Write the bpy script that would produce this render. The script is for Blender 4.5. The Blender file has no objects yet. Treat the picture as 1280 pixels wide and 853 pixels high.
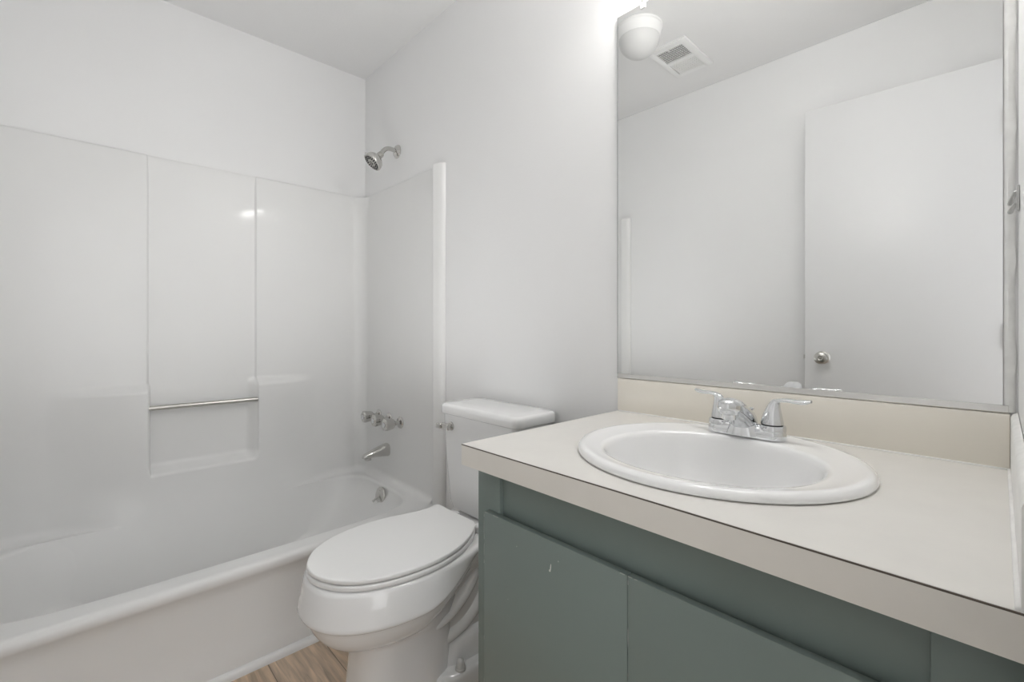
import bpy, bmesh, math, random
from mathutils import Vector, Matrix
random.seed(4)
S = bpy.context.scene
COL = S.collection
PI = math.pi

# ------------------------------------------------------------------ camera, world, lights, exposure
cam_d = bpy.data.cameras.new('camera')
cam = bpy.data.objects.new('camera', cam_d)
COL.objects.link(cam)
cam.location = (0.0, -1.18, 1.13)
cam.rotation_euler = (PI/2, 0, math.radians(46.745))
cam_d.sensor_width = 36.0
cam_d.lens = 573.93/1280*36
cam_d.shift_y = -15.5/1280
cam_d.clip_start = 0.005
S.camera = cam

S.view_settings.view_transform = 'Standard'
S.view_settings.look = 'None'
S.view_settings.gamma = 1.0
S.view_settings.use_curve_mapping = False
S.view_settings.exposure = 0.09

world = bpy.data.worlds.new('world')
S.world = world
world.use_nodes = True
world.node_tree.nodes['Background'].inputs[0].default_value = (0.9, 0.93, 1.0, 1)
world.node_tree.nodes['Background'].inputs[1].default_value = 0.35

CEIL = 2.544
XL, XR, YF = -2.47, 0.022, -1.50        # left wall, right wall, wall opposite the mirror

def area_light(name, loc, rot, sx, sy, power, color=(1, 1, 1)):
    l = bpy.data.lights.new(name, 'AREA')
    l.shape = 'RECTANGLE'; l.size = sx; l.size_y = sy; l.energy = power; l.color = color
    o = bpy.data.objects.new(name, l); COL.objects.link(o)
    o.location = loc; o.rotation_euler = rot
    return o

HALL_POWER = 10.0
VANITY_EMIT = 80
BOUNCE_POWER = 3.4
DOME_EMIT = 0.9
# added fill lamp in the hall, shining in through the open doorway
area_light('hall_fill', (0.9, -1.10, 1.2), (0, PI/2, 0), 2.0, 0.7, HALL_POWER, (0.97, 0.98, 1.0))

# added fill lamp standing in for a bounce flash, aimed at the ceiling
area_light('bounce_fill', (-1.50, -0.76, 0.78), (PI, 0, 0), 0.5, 0.5, BOUNCE_POWER, (0.985, 0.99, 1.0))


# ------------------------------------------------------------------ materials
def mat(name, color, rough=0.5, metal=0.0, coat=0.0, noise=0.0, nscale=30, bump=0.0, bscale=200, spec=0.5, emit=None, estr=0):
    m = bpy.data.materials.new(name); m.use_nodes = True
    nt = m.node_tree; b = nt.nodes['Principled BSDF']
    b.inputs['Base Color'].default_value = (*color, 1)
    b.inputs['Roughness'].default_value = rough
    b.inputs['Metallic'].default_value = metal
    b.inputs['Coat Weight'].default_value = coat
    b.inputs['Coat Roughness'].default_value = 0.08
    b.inputs['Specular IOR Level'].default_value = spec
    tc = nt.nodes.new('ShaderNodeTexCoord')
    if noise > 0:
        n = nt.nodes.new('ShaderNodeTexNoise'); n.inputs['Scale'].default_value = nscale; n.inputs['Detail'].default_value = 4
        nt.links.new(tc.outputs['Object'], n.inputs['Vector'])
        r = nt.nodes.new('ShaderNodeMapRange')
        r.inputs[1].default_value = 0.3; r.inputs[2].default_value = 0.7
        r.inputs[3].default_value = 1-noise; r.inputs[4].default_value = 1.0
        nt.links.new(n.outputs['Fac'], r.inputs[0])
        mx = nt.nodes.new('ShaderNodeMix'); mx.data_type = 'RGBA'; mx.blend_type = 'MULTIPLY'
        mx.inputs[0].default_value = 1
        mx.inputs[6].default_value = (*color, 1)
        nt.links.new(r.outputs[0], mx.inputs[7])
        nt.links.new(mx.outputs[2], b.inputs['Base Color'])
    if bump > 0:
        n2 = nt.nodes.new('ShaderNodeTexNoise'); n2.inputs['Scale'].default_value = bscale; n2.inputs['Detail'].default_value = 3
        nt.links.new(tc.outputs['Object'], n2.inputs['Vector'])
        bp = nt.nodes.new('ShaderNodeBump'); bp.inputs['Strength'].default_value = bump; bp.inputs['Distance'].default_value = 0.002
        nt.links.new(n2.outputs['Fac'], bp.inputs['Height'])
        nt.links.new(bp.outputs[0], b.inputs['Normal'])
    if emit:
        b.inputs['Emission Color'].default_value = (*emit, 1)
        b.inputs['Emission Strength'].default_value = estr
    return m

M = {}
M['wall'] = mat('wall_paint', (0.915, 0.915, 0.912), 0.55, noise=0.015, nscale=3, bump=0.12, bscale=90, spec=0.3)
M['ceiling'] = mat('ceiling_paint', (0.89, 0.89, 0.885), 0.8, noise=0.015, nscale=3, bump=0.2, bscale=120, spec=0.2)
M['fiberglass'] = mat('white_fiberglass', (0.86, 0.86, 0.85), 0.40, coat=0.15, noise=0.01, nscale=6)
M['porcelain'] = mat('white_porcelain', (0.92, 0.92, 0.917), 0.12, coat=0.5, noise=0.01, nscale=5)
M['sink'] = mat('sink_porcelain', (0.95, 0.95, 0.945), 0.08, coat=0.6, noise=0.01, nscale=5)
M['plastic'] = mat('white_plastic', (0.93, 0.93, 0.922), 0.3, noise=0.01, nscale=5)
M['cap'] = mat('bolt_cap_plastic', (0.68, 0.68, 0.67), 0.35, noise=0.02, nscale=20)
M['counter'] = mat('cream_laminate', (0.79, 0.77, 0.73), 0.35, noise=0.035, nscale=14, bump=0.03, bscale=400)
M['splash'] = mat('backsplash_laminate', (0.92, 0.875, 0.785), 0.3, noise=0.03, nscale=10)
M['edge'] = mat('laminate_edge', (0.82, 0.79, 0.73), 0.4, noise=0.04, nscale=14)
M['seam'] = mat('dark_laminate_seam', (0.10, 0.08, 0.065), 0.6)
M['cab'] = mat('teal_grey_paint', (0.205, 0.252, 0.234), 0.42, noise=0.06, nscale=4, bump=0.08, bscale=60)
M['chrome'] = mat('chrome', (0.74, 0.75, 0.76), 0.06, metal=1.0)
M['nickel'] = mat('brushed_steel', (0.55, 0.54, 0.51), 0.28, metal=1.0)
M['chrome_dull'] = mat('aged_chrome', (0.62, 0.61, 0.59), 0.16, metal=1.0)
M['trimwhite'] = mat('white_trim_paint', (0.85, 0.85, 0.84), 0.4, noise=0.02, nscale=12)
M['door'] = mat('white_door_paint', (0.82, 0.82, 0.82), 0.38, noise=0.012, nscale=3)
M['caulk'] = mat('white_caulk', (0.93, 0.925, 0.905), 0.5, noise=0.10, nscale=40)
M['dark'] = mat('painted_shade', (0.012, 0.012, 0.012), 0.8)
M['rubber'] = mat('dark_nozzle_rubber', (0.05, 0.05, 0.05), 0.5)
M['dome'] = mat('frosted_dome_glass', (0.74, 0.74, 0.73), 0.35, emit=(1, 0.98, 0.95), estr=0.0)
M['bulb'] = mat('lit_bulb_glass', (0.9, 0.9, 0.88), 0.3, emit=(1.0, 0.985, 0.965), estr=VANITY_EMIT)
M['clip'] = mat('clear_plastic_clip', (0.85, 0.85, 0.84), 0.2)
M['grey_hook'] = mat('satin_grey_metal', (0.52, 0.52, 0.51), 0.35, metal=0.4)

# mirror: nearly perfect silvered glass
mm = bpy.data.materials.new('silvered_mirror'); mm.use_nodes = True
b = mm.node_tree.nodes['Principled BSDF']
b.inputs['Base Color'].default_value = (0.875, 0.88, 0.875, 1); b.inputs['Metallic'].default_value = 1; b.inputs['Roughness'].default_value = 0.0
M['mirror'] = mm
M['mirror_edge'] = mat('mirror_glass_edge', (0.16, 0.17, 0.165), 0.3)

def wood_floor():
    m = bpy.data.materials.new('wood_vinyl_planks'); m.use_nodes = True
    nt = m.node_tree; b = nt.nodes['Principled BSDF']; L = nt.links
    tc = nt.nodes.new('ShaderNodeTexCoord')
    mp = nt.nodes.new('ShaderNodeMapping'); mp.inputs['Rotation'].default_value = (0, 0, 0)
    L.new(tc.outputs['Object'], mp.inputs['Vector'])
    br = nt.nodes.new('ShaderNodeTexBrick')
    br.inputs['Scale'].default_value = 1.0; br.inputs['Brick Width'].default_value = 1.2; br.inputs['Row Height'].default_value = 0.18
    br.inputs['Mortar Size'].default_value = 0.0012; br.inputs['Bias'].default_value = 0
    br.inputs['Color1'].default_value = (0.62, 0.47, 0.335, 1); br.inputs['Color2'].default_value = (0.70, 0.545, 0.405, 1)
    br.inputs['Mortar'].default_value = (0.22, 0.17, 0.125, 1)
    L.new(mp.outputs[0], br.inputs['Vector'])
    mp2 = nt.nodes.new('ShaderNodeMapping'); mp2.inputs['Scale'].default_value = (2.2, 26, 1)
    L.new(tc.outputs['Object'], mp2.inputs['Vector'])
    n = nt.nodes.new('ShaderNodeTexNoise'); n.inputs['Scale'].default_value = 2.5; n.inputs['Detail'].default_value = 8; n.inputs['Distortion'].default_value = 0.6
    L.new(mp2.outputs[0], n.inputs['Vector'])
    r = nt.nodes.new('ShaderNodeMapRange'); r.inputs[1].default_value = 0.3; r.inputs[2].default_value = 0.7; r.inputs[3].default_value = 0.62; r.inputs[4].default_value = 1.2
    L.new(n.outputs['Fac'], r.inputs[0])
    mx = nt.nodes.new('ShaderNodeMix'); mx.data_type = 'RGBA'; mx.blend_type = 'MULTIPLY'; mx.inputs[0].default_value = 1
    L.new(br.outputs['Color'], mx.inputs[6]); L.new(r.outputs[0], mx.inputs[7])
    L.new(mx.outputs[2], b.inputs['Base Color'])
    b.inputs['Roughness'].default_value = 0.45
    return m
M['floor'] = wood_floor()

def chipped_paint():
    """teal-grey door paint with a few white chips of its own, fixed to the door"""
    m = mat('teal_grey_door_paint', (0.215, 0.262, 0.243), 0.38, bump=0.08, bscale=60)
    nt = m.node_tree; b = nt.nodes['Principled BSDF']; L = nt.links
    tc = nt.nodes.new('ShaderNodeTexCoord')
    n = nt.nodes.new('ShaderNodeTexNoise'); n.inputs['Scale'].default_value = 42; n.inputs['Detail'].default_value = 3
    L.new(tc.outputs['Object'], n.inputs['Vector'])
    r = nt.nodes.new('ShaderNodeMapRange'); r.inputs[1].default_value = 0.755; r.inputs[2].default_value = 0.775
    L.new(n.outputs['Fac'], r.inputs[0])
    mx = nt.nodes.new('ShaderNodeMix'); mx.data_type = 'RGBA'
    mx.inputs[6].default_value = (0.215, 0.262, 0.243, 1); mx.inputs[7].default_value = (0.42, 0.44, 0.42, 1)
    L.new(r.outputs[0], mx.inputs[0]); L.new(mx.outputs[2], b.inputs['Base Color'])
    return m
M['cabdoor'] = chipped_paint()
M['chip'] = mat('bare_white_chip', (0.75, 0.75, 0.72), 0.6)
M['worn'] = mat('worn_paint_edge', (0.50, 0.53, 0.51), 0.5, noise=0.5, nscale=60)

# ------------------------------------------------------------------ helpers
def link(name, bm, material, parent=None, smooth=False, kind=None, autosmooth=None):
    bmesh.ops.recalc_face_normals(bm, faces=bm.faces)
    me = bpy.data.meshes.new(name); bm.to_mesh(me); bm.free()
    me.materials.append(material)
    if smooth or autosmooth is not None:
        for p in me.polygons: p.use_smooth = True
    if autosmooth is not None:
        me.set_sharp_from_angle(angle=math.radians(autosmooth))
    o = bpy.data.objects.new(name, me); COL.objects.link(o)
    if parent is not None:
        o.parent = parent
        o.matrix_parent_inverse = Matrix.Translation(-parent.location)
    if kind: o['kind'] = kind
    return o

def tag(o, label, cat, group=None):
    o['label'] = label; o['category'] = cat
    if group: o['group'] = group
    return o

def thing(name, loc, label, cat, group=None):
    o = bpy.data.objects.new(name, None); COL.objects.link(o)
    o.empty_display_size = 0.05
    o.location = Vector(loc)
    return tag(o, label, cat, group)

def box(bm, lo, hi, bev=0.0, seg=2):
    lo = Vector(lo); hi = Vector(hi)
    r = bmesh.ops.create_cube(bm, size=1.0)
    vs = r['verts']
    for v in vs:
        v.co = Vector(((lo[i]+hi[i])/2 + v.co[i]*(hi[i]-lo[i]) for i in range(3)))
    if bev > 0:
        es = list({e for v in vs for e in v.link_edges})
        bmesh.ops.bevel(bm, geom=es, offset=bev, segments=seg, profile=0.5, affect='EDGES')

def boxo(name, lo, hi, material, parent=None, bev=0.0, kind=None, seg=2):
    bm = bmesh.new(); box(bm, lo, hi, bev, seg)
    return link(name, bm, material, parent, kind=kind, autosmooth=35 if bev else None)

def rings(bm, rs, cap0=True, cap1=True, closed=True):
    """loft a list of rings (lists of points, equal length)"""
    V = [[bm.verts.new(p) for p in r] for r in rs]
    n = len(V[0])
    for a, b_ in zip(V[:-1], V[1:]):
        for i in range(n if closed else n-1):
            j = (i+1) % n
            try: bm.faces.new((a[i], a[j], b_[j], b_[i]))
            except ValueError: pass
    if cap0: bm.faces.new(V[0][::-1])
    if cap1: bm.faces.new(V[-1])
    return V

def frame_of(d):
    d = Vector(d).normalized()
    u = Vector((0, 0, 1)) if abs(d.z) < 0.9 else Vector((1, 0, 0))
    a = d.cross(u).normalized(); return a, d.cross(a).normalized(), d

def lathe(bm, org, axis, prof, n=32, cap0=True, cap1=True):
    """prof: (distance along axis, radius)"""
    a, c, d = frame_of(axis); org = Vector(org)
    rs = []
    for h, r in prof:
        r = max(r, 1e-5)
        rs.append([org + d*h + a*(r*math.cos(2*PI*i/n)) + c*(r*math.sin(2*PI*i/n)) for i in range(n)])
    rings(bm, rs, cap0, cap1)

def catmull(P, sub=8, closed=False):
    P = [Vector(p) for p in P]; n = len(P); out = []
    rng = range(n if closed else n-1)
    for i in rng:
        if closed: p0, p1, p2, p3 = P[(i-1) % n], P[i], P[(i+1) % n], P[(i+2) % n]
        else: p0, p1, p2, p3 = P[max(i-1, 0)], P[i], P[i+1], P[min(i+2, n-1)]
        for k in range(sub):
            t = k/sub
            out.append(0.5*((2*p1)+(p2-p0)*t+(2*p0-5*p1+4*p2-p3)*t*t+(3*p1-p0-3*p2+p3)*t**3))
    if not closed: out.append(P[-1])
    return out

def tube(bm, pts, rad, n=16, sub=6, side=None, flat=1.0):
    """sweep a circle (optionally flattened) along smoothed pts; rad may be per point"""
    if not isinstance(rad, (list, tuple)): rad = [rad]*len(pts)
    Q = catmull([Vector(p) for p in pts], sub)
    R = [v.x for v in catmull([Vector((r, 0, 0)) for r in rad], sub)]
    rs = []; prev = None
    for i, q in enumerate(Q):
        d = (Q[min(i+1, len(Q)-1)] - Q[max(i-1, 0)]).normalized()
        if prev is None:
            a = Vector(side) if side else frame_of(d)[0]
        else: a = prev
        a = (a - d*a.dot(d)).normalized(); prev = a
        c = d.cross(a).normalized()
        rs.append([q + a*(R[i]*math.cos(2*PI*k/n)) + c*(R[i]*flat*math.sin(2*PI*k/n)) for k in range(n)])
    rings(bm, rs)

def sell(cx, cy, a, b_, z, n=2.0, N=64):
    out = []
    for i in range(N):
        t = 2*PI*i/N; c, s = math.cos(t), math.sin(t)
        out.append(Vector((cx + a*math.copysign(abs(c)**(2/n), c), cy + b_*math.copysign(abs(s)**(2/n), s), z)))
    return out

def sm(e0, e1, x):
    t = min(1, max(0, (x-e0)/(e1-e0))); return t*t*(3-2*t)

# ------------------------------------------------------------------ room shell
boxo('floor', (XL-0.1, YF-0.1, -0.05), (2.0, 0.1, 0.0), M['floor'], kind='structure')
boxo('ceiling', (XL-0.1, YF-0.1, CEIL), (2.0, 0.1, CEIL+0.05), M['ceiling'], kind='structure')
boxo('wall_left', (XL-0.1, YF-0.1, 0), (XL, 0.1, CEIL), M['wall'], kind='structure')
boxo('wall_back', (XL, 0.0, 0), (XR+0.12, 0.1, CEIL), M['wall'], kind='structure')
boxo('wall_front', (XL, YF-0.1, 0), (XR+0.12, YF, CEIL), M['wall'], kind='structure')
DY0, DY1, DH = -1.425, -0.73, 2.19
bm = bmesh.new()
box(bm, (XR, DY1, 0), (XR+0.12, 0.0, CEIL))
box(bm, (XR, YF, 0), (XR+0.12, DY0, CEIL))
box(bm, (XR, DY0, DH), (XR+0.12, DY1, CEIL))
link('wall_right', bm, M['wall'], kind='structure')
bm = bmesh.new()
box(bm, (XR+0.0, DY0, 0), (XR+0.12, DY0+0.018, DH), 0.001)
box(bm, (XR+0.0, DY1-0.018, 0), (XR+0.12, DY1, DH), 0.001)
box(bm, (XR+0.0, DY0, DH-0.018), (XR+0.12, DY1, DH), 0.001)
link('trim_1', bm, M['trimwhite'], kind='structure')
# hall beyond the doorway
boxo('wall_hall_side', (1.5, YF-0.1, 0), (1.6, 0.1, CEIL), M['wall'], kind='structure')
boxo('wall_hall_end', (XR+0.12, 0.0, 0), (1.5, 0.1, CEIL), M['wall'], kind='structure')
boxo('wall_hall_near', (XR+0.12, YF-0.1, 0), (1.5, YF, CEIL), M['wall'], kind='structure')
# quarter-round strip between the tub apron and the floor
bm = bmesh.new()
prof = [(-1.705, 0.0)] + [(-1.705+0.020*math.cos(t*PI/12), 0.024*math.sin(t*PI/12)) for t in range(0, 7)]
rings(bm, [[Vector((x, y, z)) for x, z in prof] for y in (YF+0.002, -0.002)])
link('trim_2', bm, M['trimwhite'], kind='structure', autosmooth=40)
# baseboard on mirror wall between tub and cabinet
boxo('baseboard_back', (-1.665, -0.012, 0), (-0.77, 0, 0.085), M['trimwhite'], bev=0.003, kind='structure')
boxo('baseboard_front', (-1.665, YF, 0), (XR, YF+0.012, 0.085), M['trimwhite'], bev=0.003, kind='structure')

# ------------------------------------------------------------------ tub and shower unit
XB = -2.452; XO = -1.700; RIM = 0.345; TOP = 1.858; XFL = -1.680
tub = thing('tub_shower_unit', (-2.08, -0.75, 0), 'one-piece white fiberglass bathtub with moulded shower walls along the left wall', 'bathtub')
# --- surround walls: a height field wrapped round three sides
path = []     # (point, inward normal, s-type, y)
def add(px, py, nx, ny): path.append((px, py, nx, ny))
E = 0.022; R = 0.065
def lin(a, b_, n): return [a+(b_-a)*i/n for i in range(n+1)]
half = []
for p in [(XFL, -0.001), (XFL-0.003, -0.012), (XFL-0.010, -0.019), (XFL-0.030, -0.026), (XFL-0.050, -0.0315), (XFL-0.058, -0.033), (XFL-0.0615, -0.0315), (XFL-0.064, -0.024), (XFL-0.066, -0.0225)]:
    half.append((p[0], p[1], 0, 0))
for x in lin(XFL-0.07, XB+R, 60): half.append((x, -E, 0, -1))
for k in range(1, 12):
    t = PI/2*k/12
    half.append((XB+R-R*math.sin(t), -E-R+R*math.cos(t), math.sin(t), -math.cos(t)))
for p in half: add(*p)
ylist = []
y = -E-R
ylist = sorted(set([round(v, 5) for v in lin(-E-R, YF+E+R, 150)] + [round(c+d, 5) for c in (-0.564, -0.972) for d in [k*0.0015 for k in range(-8, 9)]]), reverse=True)
for y in ylist: add(XB, y, 1, 0)
for p in half[::-1]: add(p[0], YF-p[1], p[2], -p[3])
def disp(y, z, back):
    d = 0.0
    h = z-RIM
    mid = sm(-0.20, -0.44, y)*sm(-1.30, -1.06, y) if back else 0.0
    if not back and h < 0: return 0.03
    if 0 <= h < 0.035:                  # cove where the wall turns out onto the rim
        r = 0.035; d += (r-math.sqrt(max(0, r*r-(r-h)**2)))*(1-mid)
    if back:
        if y > -0.77: tp = sm(-0.28, -0.56, y)**0.8
        else: tp = sm(-1.275, -0.97, y)**0.8
        q = min(1, max(0, (0.896-z)/0.032)); up = q*0.72+sm(0, 1, q)*0.28
        e = max(0.0, 0.52-z); ex = 0.30*(e*e/0.6 if e < 0.3 else e-0.15)
        d += ex*(1-sm(RIM-0.01, RIM+0.10, z)*(1-mid))*(mid if z >= RIM else 1)
        if z < RIM: d += 0.035*(1-mid)
        lowk = sm(RIM+0.16, RIM, z)
        tp = tp*(1-lowk)+mid*lowk
        iny = sm(-0.562, -0.600, y)*sm(-0.970, -0.962, y)
        nz = sm(0.512, 0.545, z)
        d += 0.042*tp*up*(1-iny*nz)
        d -= 0.0075*sm(1.70, 1.855, z)
        rec = sm(-0.5590, -0.5680, y)*sm(-0.9770, -0.9680, y)*sm(0.53, 0.56, z)
        d -= 0.010*rec
    if not back: d -= 0.012*sm(1.74, 1.855, z)
    return d
zs = sorted(set([0.09, 0.13, 0.18, 0.23, 0.28, 0.31, 0.33, 0.3449] + [RIM+0.035*(1-math.cos(PI/2*k/8)) for k in range(9)] + [round(v, 5) for v in lin(RIM+0.04, 1.0, 90)] + lin(1.01, TOP, 30)))
bm = bmesh.new(); rows = []
for z in zs:
    row = []
    for (px, py, nx, ny) in path:
        back = nx > 0.99
        d = disp(py, z, back) if (nx or ny) else 0
        row.append(Vector((max(px+nx*d, XL+0.004), py+ny*d, z)))
    rows.append(row)
# rounded top edge returning to the walls
for k in range(1, 4):
    t = PI/2*k/3; row = []
    for i, (px, py, nx, ny) in enumerate(path):
        p = rows[len(zs)-1][i]; row.append(Vector((max(p.x-nx*0.006*(1-math.cos(t)), XL+0.002), min(max(p.y-ny*0.006*(1-math.cos(t)), YF+0.001), -0.001), TOP+0.006*math.sin(t))))
    rows.append(row)
last = []
for (px, py, nx, ny) in path:
    x = max(px-nx*0.03, XL+0.0005); y = min(max(py-ny*0.03, YF+0.0005), -0.0005)
    if not (nx or ny): y = -0.0005 if py > -0.75 else YF+0.0005
    last.append(Vector((x, y, TOP+0.006)))
rows.append(last)
rings(bm, rows, False, False, closed=False)
link('shower_wall', bm, M['fiberglass'], tub, autosmooth=50)

# --- basin + rim
cx, cy, ba, bb = -2.112, -0.75, 0.327, 0.688
N = 192
def rectring(x0, x1, y0, y1, z, r=0.0):
    out = []
    for i in range(N):
        t = 2*PI*i/N; c, s = math.cos(t), math.sin(t)
        dx, dy = ba*math.copysign(abs(c)**(2/5), c), bb*math.copysign(abs(s)**(2/5), s)
        k = 1e9
        if dx > 1e-9: k = min(k, (x1-cx)/dx)
        if dx < -1e-9: k = min(k, (x0-cx)/dx)
        if dy > 1e-9: k = min(k, (y1-cy)/dy)
        if dy < -1e-9: k = min(k, (y0-cy)/dy)
        out.append(Vector((cx+dx*k, cy+dy*k, z)))
    return out
rs = []
# outer drop at the front edge then rim top then basin
rs.append(rectring(XL+0.004, XO-0.020, YF+0.002, -0.002, RIM+0.0))
def inner(z, o, n=5.0, sy=0.0):
    out = []
    for p in sell(cx-0.0, cy-sy*0.75, ba-o, bb-o-sy, z, n, N):
        if p.x < cx and z <= RIM-0.001:         # blend the back of the basin into the moulded wall above it
            w = XB+disp(p.y, min(z, RIM-0.0005), True)-0.003; k = 0.035
            h = max(k-abs(p.x-w), 0)/k; p.x = max(p.x, w)+h*h*k/4
        out.append(p)
    return out
rs.append(inner(RIM, -0.012))
for k in range(0, 7):
    t = PI/2*k/6; rs.append(inner(RIM-0.02*(1-math.cos(t)), -0.0+0.02*math.sin(t)-0.008))
rs += [inner(0.27, 0.028, 4.6, 0.012), inner(0.20, 0.042, 4.2, 0.03), inner(0.13, 0.058, 4, 0.055), inner(0.10, 0.075, 3.8, 0.075), inner(0.08, 0.10, 3.5, 0.10), inner(0.07, 0.14, 3.2, 0.15), inner(0.068, 0.25, 3, 0.3)]
bm = bmesh.new(); rings(bm, rs, False, True)
# front apron: profile swept along the length
ap = [(XO-0.020, RIM)]
for k in range(1, 8):
    t = PI/2*k/7; ap.append((XO-0.020+0.020*math.sin(t), RIM-0.020*(1-math.cos(t))))
ap += [(XO+0.001, RIM-0.030), (XO-0.003, RIM-0.038), (XO-0.010, RIM-0.050), (XO-0.016, RIM-0.075), (XO-0.018, RIM-0.12), (XO-0.018, 0.16), (XO-0.016, 0.11), (XO-0.010, 0.075), (XO-0.004, 0.05), (XO-0.002, 0.0)]
ys = lin(YF+0.002, -0.002, 60)
rings(bm, [[Vector((x, y, z)) for x, z in ap] for y in ys], False, False, closed=False)
link('tub_basin', bm, M['fiberglass'], tub, autosmooth=40)
# grab / towel bar across the soap niche
bm = bmesh.new()
XBAR = -2.424
lathe(bm, (XBAR, -0.973, 0.797), (0, 0.425, -0.003), [(0, 0.0105), (0.428, 0.0105)], 20)
link('towel_bar', bm, M['nickel'], tub, autosmooth=40)

# overflow plate with trip lever
OY = -0.094
o = thing('overflow_plate', (-2.105, OY, 0.300), 'round metal overflow plate with trip lever inside the end of the tub', 'overflow plate')
bm = bmesh.new(); n_ = (0, -1, 0.18)
lathe(bm, (-2.105, OY, 0.300), n_, [(-0.004, 0.043), (0.004, 0.043), (0.007, 0.040), (0.009, 0.030), (0.0095, 0.0001)], 40, True, False)
link('plate', bm, M['chrome_dull'], o, autosmooth=30)
bm = bmesh.new()
tube(bm, [(-2.105, OY-0.006, 0.303), (-2.106, OY-0.020, 0.296), (-2.110, OY-0.040, 0.280)], [0.0068, 0.0048, 0.0058], 12)
link('trip_lever', bm, M['nickel'], o, smooth=True)
for dz in (0.028, -0.028):
    bm = bmesh.new(); lathe(bm, (-2.105, OY-0.008+dz*0.18, 0.300+dz), n_, [(-0.003, 0.004), (0.002, 0.004), (0.003, 0.002)], 12)
    link('screw', bm, M['nickel'], o, autosmooth=30)

# three shower valve handles
def valve(x, z, label):
    t = thing('shower_valve', (x, -E, z), label, 'faucet handle', 'faceted valve handles on the shower wall')
    bm = bmesh.new(); lathe(bm, (x, -E+0.001, z), (0, -1, 0), [(0, 0.029), (0.003, 0.029), (0.008, 0.025), (0.011, 0.014), (0.013, 0.011)], 36)
    link('flange', bm, M['chrome_dull'], t, autosmooth=35)
    bm = bmesh.new(); lathe(bm, (x, -E-0.010, z), (0, -1, 0), [(0, 0.0125), (0.020, 0.0105), (0.032, 0.013)], 24)
    link('stem', bm, M['chrome_dull'], t, autosmooth=35)
    bm = bmesh.new()
    rs_ = []
    for h, r, k in [(0.036, 0.014, 0), (0.040, 0.019, 1), (0.046, 0.0215, 1), (0.078, 0.0255, 1), (0.086, 0.0255, 1), (0.090, 0.0215, 1), (0.091, 0.014, 0)]:
        ring = []
        for i in range(48):
            a = 2*PI*i/48
            rr = 1.2*r*(1-0.09*k*(0.5+0.5*math.cos(8*a)))
            ring.append(Vector((x+rr*math.cos(a), -E-h, z+rr*math.sin(a))))
        rs_.append(ring)
    rings(bm, rs_)
    link('knob', bm, M['chrome_dull'], t, autosmooth=28)
    bm = bmesh.new(); lathe(bm, (x, -E-0.090, z), (0, -1, 0), [(0, 0.013), (0.004, 0.0125), (0.006, 0.008), (0.0065, 0.0001)], 24, True, False)
    link('index_cap', bm, M['chrome'], t, autosmooth=35)
valve(-2.262, 0.672, 'metal shower handle farthest left, nearest the corner of the shower')
valve(-2.150, 0.668, 'metal shower handle in the middle of the row of three')
valve(-2.038, 0.664, 'metal shower handle farthest right, nearest the toilet tank')

# tub spout
o = thing('tub_spout', (-2.17, -E, 0.505), 'tapered metal tub spout on the shower wall above the overflow plate', 'spout')
bm = bmesh.new(); rs_ = []
for h, w_, zt, zb in [(0, 0.029, 0.033, -0.031), (0.004, 0.030, 0.034, -0.032), (0.03, 0.028, 0.028, -0.028), (0.08, 0.024, 0.012, -0.024), (0.115, 0.021, 0.002, -0.026), (0.128, 0.019, -0.004, -0.026), (0.133, 0.014, -0.009, -0.024)]:
    ring = []
    for i in range(32):
        a = 2*PI*i/32; c, s = math.cos(a), math.sin(a)
        zc = (zt+zb)/2; hz = (zt-zb)/2
        ring.append(Vector((-2.17+w_*math.copysign(abs(c)**0.72, c), -E-h, 0.505+zc+hz*math.copysign(abs(s)**0.72, s))))
    rs_.append(ring)
rings(bm, rs_)
link('spout_body', bm, M['chrome_dull'], o, autosmooth=35)
bm = bmesh.new(); lathe(bm, (-2.17, -E-0.108, 0.485), (0, 0, -1), [(0, 0.018), (0.014, 0.017), (0.014, 0.013), (0.006, 0.012)], 28)
link('outlet', bm, M['chrome_dull'], o, autosmooth=35)

# shower head
SX, SZ = -2.105, 2.032
o = thing('wall_shower', (SX, -0.0005, SZ), 'metal shower head on a bent arm high on the wall above the tub', 'shower head')
bm = bmesh.new(); lathe(bm, (SX, -0.0005, SZ), (0, -1, 0), [(0, 0.034), (0.004, 0.034), (0.010, 0.028), (0.015, 0.016), (0.017, 0.012)], 36)
link('flange', bm, M['chrome_dull'], o, autosmooth=35)
bm = bmesh.new(); tube(bm, [(SX, -0.004, SZ), (SX, -0.034, SZ+0.004), (SX, -0.058, SZ+0.001), (SX, -0.078, SZ-0.014), (SX, -0.092, SZ-0.036)], 0.0110, 18)
link('shower_arm', bm, M['chrome_dull'], o, smooth=True)
hd = Vector((-0.10, -0.66, -0.74)).normalized(); hp = Vector((SX, -0.090, SZ-0.034))
bm = bmesh.new(); lathe(bm, hp, hd, [(-0.004, 0.012), (0.0, 0.0150), (0.008, 0.0160), (0.010, 0.0145), (0.013, 0.0145), (0.014, 0.016), (0.020, 0.016), (0.022, 0.013)], 28)
link('ball_joint_collar', bm, M['nickel'], o, autosmooth=30)
bm = bmesh.new(); lathe(bm, hp, hd, [(0.021, 0.013), (0.026, 0.022), (0.034, 0.033), (0.044, 0.042), (0.056, 0.047), (0.066, 0.0485), (0.071, 0.047), (0.072, 0.042), (0.069, 0.040)], 40)
u_, v_, w2 = frame_of(hd)
box_c = hp + hd*0.066 + Vector((0, 0, 0.0))
side = (v_ if v_.z > 0 else -v_)
lathe(bm, hp+hd*0.062+side*0.040, side, [(0, 0.006), (0.010, 0.005), (0.012, 0.003)], 10)
head = link('spray_head', bm, M['chrome_dull'], o, autosmooth=35)
bm = bmesh.new()
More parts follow.
